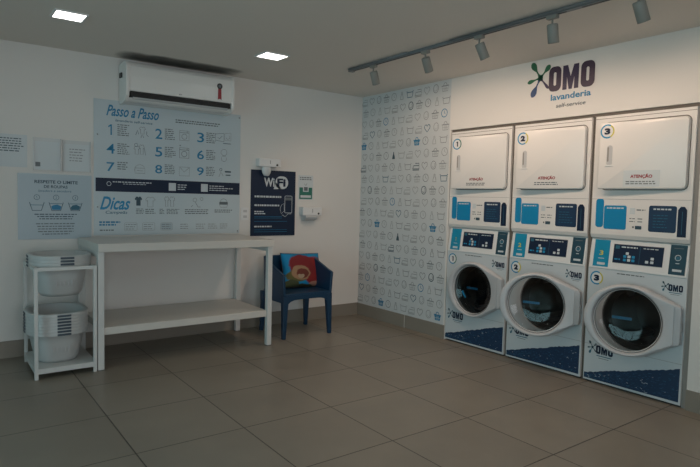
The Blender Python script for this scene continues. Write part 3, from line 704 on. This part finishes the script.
def dryer(i, y0, label):
    t = thing('tumble_dryer', label, 'tumble dryer', (0, y0, 1.0765), -PI/2, 'white tumble dryers stacked on the washing machines')
    Z = 1.0765
    cx, cz = .36, 1.70
    c = M()
    prof = [(.0, 1.11), (.012, 1.082), (.03, Z), (.70, Z), (.70, 1.966), (.0, 1.966)]
    c.prism_x([(a, b-Z) for a, b in prof], 0, BW, WENAM); o = c.build('cabinet', t); bevel(o, .003)
    M().box(.002, BW-.002, -.001, .001, 1.364-Z, 1.3665-Z, GPLAS).build('panel_seam', t); M().box(.002, BW-.002, -.001, .001, 1.944-Z, 1.9470-Z, GAPM).build('panel_seam', t)
    g = M(); g.line([(a, b) for a, b in rr(.066, 1.432-Z, .659, 1.915-Z, .036)], .006, GAPM, -.0014, True); g.build('door_gasket_or_shadow_gap', t)  # dark line painted as the shadow gap around the dryer door
    y = -.0012
    def st(name, fn): g = M(); fn(g); g.v = [(a, b, c_-Z) for a, b, c_ in g.v]; g.build(name, t)
    st('cyan_strip', lambda g: (g.rrect(.036, 1.160, .096, 1.366, .02, CYAN, y), g.rect(.064, 1.18, .068, 1.34, INK_C, y-.0006)))
    st('cyan_sticker', lambda g: (g.rrect(.100, 1.150, .265, 1.320, .014, CYAN, y), g.bars(.12, 1.294, .245, 1.31, 1, WINK, y-.0006, .6, .05), g.bars(.13, 1.18, .235, 1.25, 4, INK_C, y-.0006, .25, .4)))
    def mid(g):
        g.rect(.288, 1.262, .325, 1.305, PAPER, y); g.bars(.335, 1.285, .40, 1.30, 1, INK_G, y, .5, .1)
        for a, b in ((.288, 1.225), (.345, 1.225), (.288, 1.205), (.345, 1.205)): g.bars(a, b, a+.045, b+.012, 1, INK_G, y, .5, .2)
        g.rrect(.33, 1.158, .375, 1.182, .004, INK_D, y); g.rect(.31, 1.165, .322, 1.178, INK_G, y)
    st('label', mid)
    st('navy_sticker', lambda g: (g.rrect(.420, 1.147, .600, 1.325, .014, NAVY2, y), g.bars(.45, 1.294, .57, 1.31, 1, WINK, y-.0006, .6, .05), g.bars(.45, 1.17, .575, 1.27, 5, INK_T, y-.0006, .25, .4)))
    def arrow(g): g.poly([(.608, 1.122), (.664, 1.122), (.664, 1.300), (.648, 1.322), (.624, 1.322), (.608, 1.300)], NAVY, y); g.rect(.634, 1.14, .637, 1.29, INK_T, y-.0006)
    st('navy_strip', arrow)
    # loading door, hinged on the right, standing slightly ajar
    hx = .652; dw = .582
    dm = M(); P = rr(-dw, 1.438-Z, 0, 1.908-Z, .006, 4); Pq = []
    out = []
    for cx_, cz_, a, r_ in ((-.03, 1.438-Z+.03, -90, .03), (-.03, 1.908-Z-.03, 0, .03), (-dw+.008, 1.908-Z-.008, 90, .008), (-dw+.008, 1.438-Z+.008, 180, .008)):
        for k in range(7): tt = R(a+15*k); out.append((cx_+r_*math.cos(tt), cz_+r_*math.sin(tt)))
    ccx, ccz = -dw/2, 1.686-Z
    def ring(ins, y_): 
        return [(x-(ins if x > ccx else -ins), y_, z-(ins if z > ccz else -ins)) for x, z in out]
    dm.loft([ring(0, .0), ring(0, -.012), ring(.003, -.018), ring(.008, -.020)], WENAM, smooth=False, cap0=True, cap1=True)
    door = dm.build('door', t); door.location = (hx, -.003, 0); door.rotation_euler = (0, 0, R(4.0)); smooth_angle(door, 30)
    yy = -.0208; X = lambda a: a-hx
    g = M(); badge(g, X(.125), 1.845-Z, .050, i, yy); g.build('number_badge', door)
    h = M(); a, b, z0_, z1_ = X(.128), X(.168), 1.60-Z, 1.745-Z
    h.rrect(a, z0_, b, z1_, .018, LGREY, yy); h.rrect(a+.003, z0_+.03, a+.015, z1_-.012, .006, FRAMEG, yy-.0006); h.box(a-.01, b+.006, -.026, -.020, z0_-.002, z0_+.006, WPLAS, .002); h.build('handle', door)
    g = M(); zc = 1.465-Z
    if i == 3: g.rect(X(.252), zc-.012, X(.492), zc+.100, PAPER, yy)
    a = X(.30) if i == 3 else X(.275)
    g.text('ATENÇÃO', a, zc+.042, a+(.145 if i == 3 else .15), zc+.075, RED, yy-.0006, .04)
    g.bars(a-.03, zc+.0, a+.175, zc+.03, 2, INK_G, yy-.0006, .45, .05); g.build('warning_label', door)
    return t
lw = ['white washing machine marked 1, nearest the patterned film, its round door shut', 'white washing machine marked 2, middle of the three, its round door standing open most', 'white washing machine marked 3 at the right end, its round door barely ajar']
ld = ['white tumble dryer with badge 1, stacked nearest the patterned wall film', 'white tumble dryer with badge 2, stacked in the middle of the three', 'white tumble dryer with badge 3 and a grey warning card, at the right end']
Y0 = -1.386; PITCH = .718
for k in range(3):
    washer(k+1, Y0-PITCH*k, (1.0, 22, 13)[k], lw[k]); dryer(k+1, Y0-PITCH*k, ld[k])
for k in range(2): struct(M().box(.02, .05, Y0-PITCH*(k+1)+.001, Y0-PITCH*k-BW-.001, 0, NT-.023, GAPM).build('trim_%d' % (k+3)))

# ------------------------------------------------------------------ work table
def table():
    x0, x1, y0, y1 = -2.968, -1.517, -.75, -.03
    t = thing('folding_table', 'long white laundry folding table with lower shelf, standing below the large sign', 'table', ((x0+x1)/2, (y0+y1)/2, 0))
    bevel(M().box(x0, x1, y0, y1, .884, .946, TABW).build('tabletop', t, True), .004)
    bevel(M().box(x0+.048, x1-.048, y0+.03, y1-.02, .262, .318, TABW).build('shelf', t, True), .003)
    w = .045
    for a in (x0+.002, x1-.047):
        for b in (y0+.02, y1-.02-w):
            bevel(M().box(a, a+w, b, b+w, .004, .884, STEELW).build('leg', t, True), .003)
            f = None
    for a in (x0+.002, x1-.047):
        M().box(a+.008, a+w-.008, y0+.02+w, y1-.02-w, .840, .884, STEELW).build('side_rail', t, True)
    for a in (x0+.002, x1-.047):
        for b in (y0+.02, y1-.02-w): M().box(a+.004, a+w-.004, b+.004, b+w-.004, 0, .006, RUBBER).build('foot', t, True)
table()

# ------------------------------------------------------------------ basket rack and nested baskets
def rack():
    x0, x1, y0, y1 = -3.380, -2.973, -.735, -.180
    t = thing('basket_rack', 'white metal basket rack with four legs and bottom shelf, left of the table', 'rack', ((x0+x1)/2, (y0+y1)/2, 0)); w = .024
    for a in (x0, x1-w):
        for b in (y0, y1-w): bevel(M().box(a, a+w, b, b+w, 0, .789, STEELW).build('leg', t, True), .002)
    M().box(x0+w, x1-w, y0, y0+w, .765, .789, STEELW).build('rail', t, True); M().box(x0+w, x1-w, y1-w, y1, .765, .789, STEELW).build('rail', t, True)
    M().box(x0, x0+w, y0+w, y1-w, .765, .789, STEELW).build('rail', t, True); M().box(x1-w, x1, y0+w, y1-w, .765, .789, STEELW).build('rail', t, True)
    s_ = M().box(x0+w, x1-w, y0+.002, y1-.002, .040, .076, STEELW); s_.box(x0+.002, x0+w, y0+w, y1-w, .040, .076, STEELW); s_.box(x1-w, x1-.002, y0+w, y1-w, .040, .076, STEELW); s_.build('shelf', t, True)
rack()
def basket_mesh():
    n = 48; HX, HY = .208, .245
    def sup(hx, hy, z, e=2.6):
        out = []
        for k in range(n):
            a = 2*PI*k/n; c, s_ = math.cos(a), math.sin(a)
            out.append((hx*math.copysign(abs(c)**(2/e), c), hy*math.copysign(abs(s_)**(2/e), s_), z))
        return out
    b = M()
    # outer skirt, rim, inside wall, floor, outside wall
    b.loft([sup(HX, HY, .212), sup(HX+.001, HY+.001, .232), sup(HX-.004, HY-.004, .236), sup(HX-.036, HY-.030, .234), sup(.168, .205, .15), sup(.145, .178, .03), sup(.125, .158, .006), sup(.001, .001, .004)], BASK)
    b.loft([sup(HX-.002, HY-.002, .212), sup(HX-.004, HY-.004, .230), sup(HX-.033, HY-.027, .230), sup(.171, .208, .15), sup(.148, .181, .03), sup(.128, .161, .001), sup(.001, .001, .0)], BASK)
    return b
def grip_mesh(s_):
    g = M(); 
    g.box(-.032, .058, s_*.2485-.003, s_*.2485+.001, .214, .2285, GRIP, .001) if abs(s_) == 1 else None
    return g
proto = thing('laundry_basket', '', 'basket', (0, 0, 0), 0)
bshell = basket_mesh().build('shell', proto)
g1 = grip_mesh(-1).build('grip', proto)
g2 = M().box(-.2125, -.2085, -.04, .04, .214, .2285, GRIP, .001).build('grip', proto)
v = M()
for k in range(5): 
    xx = -.05+.025*k; v.box(xx-.003, xx+.003, -.2035, -.195, .085, .125, LGREY)
vents = v.build('vent_slots', proto)
ords = {7: ['topmost', 'second from the top', 'third from the top', 'fourth from the top', 'fifth from the top', 'second from the bottom', 'bottom one'], 4: ['topmost', 'second from the top', 'second from the bottom', 'bottom one']}
first = True
RCX, RCY = -3.1765, -.4575
for cnt, zb, where, grp in ((7, .0762, 'on the rack shelf', 'baskets nested on the rack shelf'), (4, .5592, 'in the rack top', 'baskets nested in the rack top')):
    for k in range(cnt):
        if first: r_ = proto; first = False; ch = None
        else:
            r_ = proto.copy(); COL.objects.link(r_)
            for c in list(proto.children):
                if c.name.startswith('vent') and k: continue
                d = c.copy(); COL.objects.link(d); d.parent = r_
        r_.location = (RCX-(.022 if cnt == 7 else 0), RCY, zb+.0225*k)
        r_['label'] = 'white plastic laundry basket, %s of the nested stack %s' % (ords[cnt][cnt-1-k], where); r_['group'] = grp

# ------------------------------------------------------------------ blue tub armchair
def chair():
    # x right, front faces -y; footprint x -1.36..-.775, y -.64..-.15
    cx, cy = -1.07, -.39
    t = thing('armchair', 'blue moulded plastic armchair standing between the table and the corner', 'chair', (cx, cy, 0))
    HX, HYf, HYb = .285, .235, .215
    sh = M()
    # tub shell: horseshoe wall, open to the front
    def path(o, z_):   # o = inset
        pts = []
        hx, hb = HX-o, HYb-o; r_ = .10
        pts.append((-hx, -HYf)); pts.append((-hx, -.10)); 
        for k in range(7): a = R(180-15*k); pts.append((-hx+r_+r_*math.cos(a), hb-r_+r_*math.sin(a)))
        for k in range(7): a = R(90-15*k); pts.append((hx-r_+r_*math.cos(a), hb-r_+r_*math.sin(a)))
        pts.append((hx, -.10)); pts.append((hx, -HYf)); return pts
    def ztop(x, y): # arm slopes from back to the front
        u = max(0, min(1, (HYb-.05-y)/(HYf+HYb-.05))); return .745-.14*u**.9
    levels = (0, .5, 1)
    po, pi_ = path(0, 0), path(.028, 0); n = len(po); vs = []; fs = []
    zl = .375
    for (a, b) in ((po, zl), (po, 1), (pi_, 1), (pi_, zl)):
        for (x, y) in a:
            z = zl if b != 1 else ztop(x, y)
            k = .94 if b != 1 else 1.0
            vs.append((x*k if b != 1 else x, y, z))
    for L in range(4):
        for k in range(n-1): fs.append((L*n+k, L*n+k+1, ((L+1) % 4)*n+k+1, ((L+1) % 4)*n+k))
    fs += [(0, n, 2*n, 3*n), (n-1, 4*n-1, 3*n-1, 2*n-1)]
    sh.add(vs, fs, BLUECH, False); o = sh.build('tub_back', t); smooth_angle(o, 40); bevel(o, .006, 2)
    se = M().box(-HX*.9, HX*.9, -HYf+.002, HYb-.03, .395, .425, BLUECH, .01); se.build('seat', t)
    # front apron with shallow arch
    ap = M(); N = 14; vs = []
    for k in range(N+1):
        u = -1+2*k/N; x = u*HX*.94; zb = .365-.11*abs(u)**6
        vs += [(x, -HYf, zb), (x, -HYf, .405), (x, -HYf+.025, zb), (x, -HYf+.025, .405)]
    fs = []
    for k in range(N): b = 4*k; fs += [(b, b+4, b+5, b+1), (b+2, b+3, b+7, b+6), (b, b+2, b+6, b+4), (b+1, b+5, b+7, b+3)]
    fs += [(0, 1, 3, 2), (4*N, 4*N+2, 4*N+3, 4*N+1)]
    ap.add(vs, fs, BLUECH); ap.build('apron', t)
    for sx in (-1, 1):
        # side aprons
        sa = M().box(min(sx*HX*.94, sx*(HX*.94-.024)), max(sx*HX*.94, sx*(HX*.94-.024)), -HYf+.02, HYb-.06, .335, .40, BLUECH, .004); sa.build('side_apron', t)
        for fy in (-1, 1):
            yb = -HYf-.004 if fy < 0 else HYb-.045; dx = .0
            a = M(); w0, w1 = .052, .034
            xo = sx*(HX*.94+.004); xf = sx*(HX*.94+.006)
            yo0, yo1 = (yb, yb+.052); yf0, yf1 = ((yb, yb+.034) if fy < 0 else (yb+.03, yb+.064))
            q = lambda xo_, w_, ya, yc, z: [(xo_, ya, z), (xo_-sx*w_, ya, z), (xo_-sx*w_, yc, z), (xo_, yc, z)]
            a.loft([q(xo, w0+.01, yo0, yo1+.01, .40), q(xo, w0, yo0, yo1, .30), q(xf, w1, yf0, yf1, 0)], BLUECH, smooth=False, cap0=True, cap1=True)
            o = a.build('leg', t); bevel(o, .005)
chair()
def pillow():
    t = thing('cushion', 'square cushion printed red, cream and sky blue, leaning in the blue chair', 'cushion', (-.962, -.36, .427))
    S = .41; n = 22; b = M()
    MAT = bpy.data.materials.new('cushion_print'); MAT.use_nodes = True; nt = MAT.node_tree; bs = nt.nodes['Principled BSDF']; bs.inputs['Roughness'].default_value = .8
    N = nt.nodes.new; K = nt.links.new
    tc = N('ShaderNodeTexCoord'); ns = N('ShaderNodeTexNoise'); ns.inputs['Scale'].default_value = 9; ns.inputs['Detail'].default_value = 3; K(tc.outputs['Object'], ns.inputs['Vector'])
    vadd = N('ShaderNodeMixRGB'); vadd.blend_type = 'ADD'; vadd.inputs[0].default_value = .07; K(tc.outputs['Object'], vadd.inputs[1]); K(ns.outputs['Color'], vadd.inputs[2])
    cur = None
    def blob(cx, cz, rx, rz, col, prev, soft=.06):
        mp = N('ShaderNodeMapping'); mp.vector_type = 'POINT'; mp.inputs['Location'].default_value = (-(cx+.035)/rx, 0, -(cz+.035)/rz); mp.inputs['Scale'].default_value = (1/rx, 0, 1/rz)
        K(vadd.outputs[0], mp.inputs['Vector']); ln = N('ShaderNodeVectorMath'); ln.operation = 'LENGTH'; K(mp.outputs[0], ln.inputs[0])
        mr = N('ShaderNodeMapRange'); mr.inputs[1].default_value = 1-soft; mr.inputs[2].default_value = 1+soft; mr.inputs[3].default_value = 1; mr.inputs[4].default_value = 0; K(ln.outputs['Value'], mr.inputs[0])
        mx = N('ShaderNodeMix'); mx.data_type = 'RGBA'; K(mr.outputs[0], mx.inputs[0])
        if isinstance(prev, tuple): mx.inputs[6].default_value = prev
        else: K(prev, mx.inputs[6])
        mx.inputs[7].default_value = (*col, 1); return mx.outputs[2]
    c = blob(.02, -.02, .22, .05, (.03, .04, .02), (.0, .22, .46, 1))
    c = blob(-.02, .02, .22, .06, (.035, .035, .02), c) if 0 else c
    c = blob(.11, .19, .15, .16, (.20, .010, .012), c)
    c = blob(-.02, .24, .13, .14, (.17, .010, .014), c)
    c = blob(-.08, .13, .10, .075, (.10, .10, .03), c)
    c = blob(-.04, .165, .095, .085, (.30, .19, .11), c)
    c = blob(-.02, .16, .06, .055, (.13, .03, .02), c)
    c = blob(-.045, .135, .03, .028, (.34, .27, .19), c)
    c = blob(.13, .04, .08, .03, (.30, .16, .12), c)
    c = blob(-.16, .03, .09, .05, (.05, .07, .03), c)
    K(c, bs.inputs['Base Color'])
    def h(u, v): return .055*((1-u**4)*(1-v**4))**.5
    vs = []; fs = []
    for sgn in (-1, 1):
        for j in range(n+1):
            for i in range(n+1):
                u, v_ = -1+2*i/n, -1+2*j/n; pin = 1-.05*(1-u*u)*abs(v_)**3; pin2 = 1-.05*(1-v_*v_)*abs(u)**3
                vs.append((u*S/2*pin2, sgn*h(u, v_), S/2+v_*S/2*pin))
    for s_ in range(2):
        o = s_*(n+1)**2
        for j in range(n):
            for i in range(n):
                f = (o+j*(n+1)+i, o+j*(n+1)+i+1, o+(j+1)*(n+1)+i+1, o+(j+1)*(n+1)+i); fs.append(f if s_ == 0 else f[::-1])
    b.add(vs, fs, MAT, True); me = b.build('cover', t)
    bm = bmesh.new(); bm.from_mesh(me.data); bmesh.ops.remove_doubles(bm, verts=bm.verts, dist=1e-5); bm.to_mesh(me.data); bm.free()
    me.rotation_euler = (R(-18), R(2), 0); me.scale = (1.10, 1, .86)
    pp = M(); pp.tube([(-S/2+.002, 0, .002), (-S/2+.008, 0, S/2), (-S/2+.002, 0, S-.002), (0, 0, S-.012), (S/2-.002, 0, S-.002), (S/2-.008, 0, S/2), (S/2-.002, 0, .002), (0, 0, .012), (-S/2+.002, 0, .002)], .003, SLOT, 6); o = pp.build('piping', t); o.rotation_euler = me.rotation_euler; o.scale = me.scale
pillow()

# ------------------------------------------------------------------ daylight and camera
w = bpy.data.worlds.new('world'); sc.world = w; w.use_nodes = True
bg = w.node_tree.nodes['Background']; bg.inputs['Color'].default_value = (.62, .78, 1, 1); bg.inputs['Strength'].default_value = .03
def area(name, loc, rot, sx, sy, e, col):
    l = bpy.data.lights.new(name, 'AREA'); l.shape = 'RECTANGLE'; l.size = sx; l.size_y = sy; l.energy = e; l.color = col
    o = bpy.data.objects.new(name, l); COL.objects.link(o); o.location = loc; o.rotation_euler = rot
    return o
area('daylight_left', (XL-.25, -3.6, 1.2), (0, -PI/2, 0), 2.1, 3.9, 79, (.54, .92, 1))
area('daylight_front', (-3.7, YB-.25, 1.2), (PI/2, 0, 0), 2.9, 2.1, 79, (1, .97, .99))
cam = bpy.data.cameras.new('camera'); co = bpy.data.objects.new('camera', cam); COL.objects.link(co); sc.camera = co
yaw, pit, rol = .63826774, .06032778, .0248623
f = Vector((math.sin(yaw)*math.cos(pit), math.cos(yaw)*math.cos(pit), -math.sin(pit))); r_ = Vector((math.cos(yaw), -math.sin(yaw), 0)); u = r_.cross(f)
rr2 = r_*math.cos(rol)+u*math.sin(rol); uu = -r_*math.sin(rol)+u*math.cos(rol)
mw = Matrix((rr2, uu, -f)).transposed().to_4x4(); mw.translation = (-3.94587, -5.13982, 1.31744); co.matrix_world = mw
cam.sensor_width = 36; cam.lens = 566.531/700*36; cam.clip_start = .05
vs_ = sc.view_settings; vs_.view_transform = 'Standard'; vs_.look = 'None'; vs_.gamma = 1; vs_.use_curve_mapping = False; vs_.exposure = 0
for m in bpy.data.materials: pass
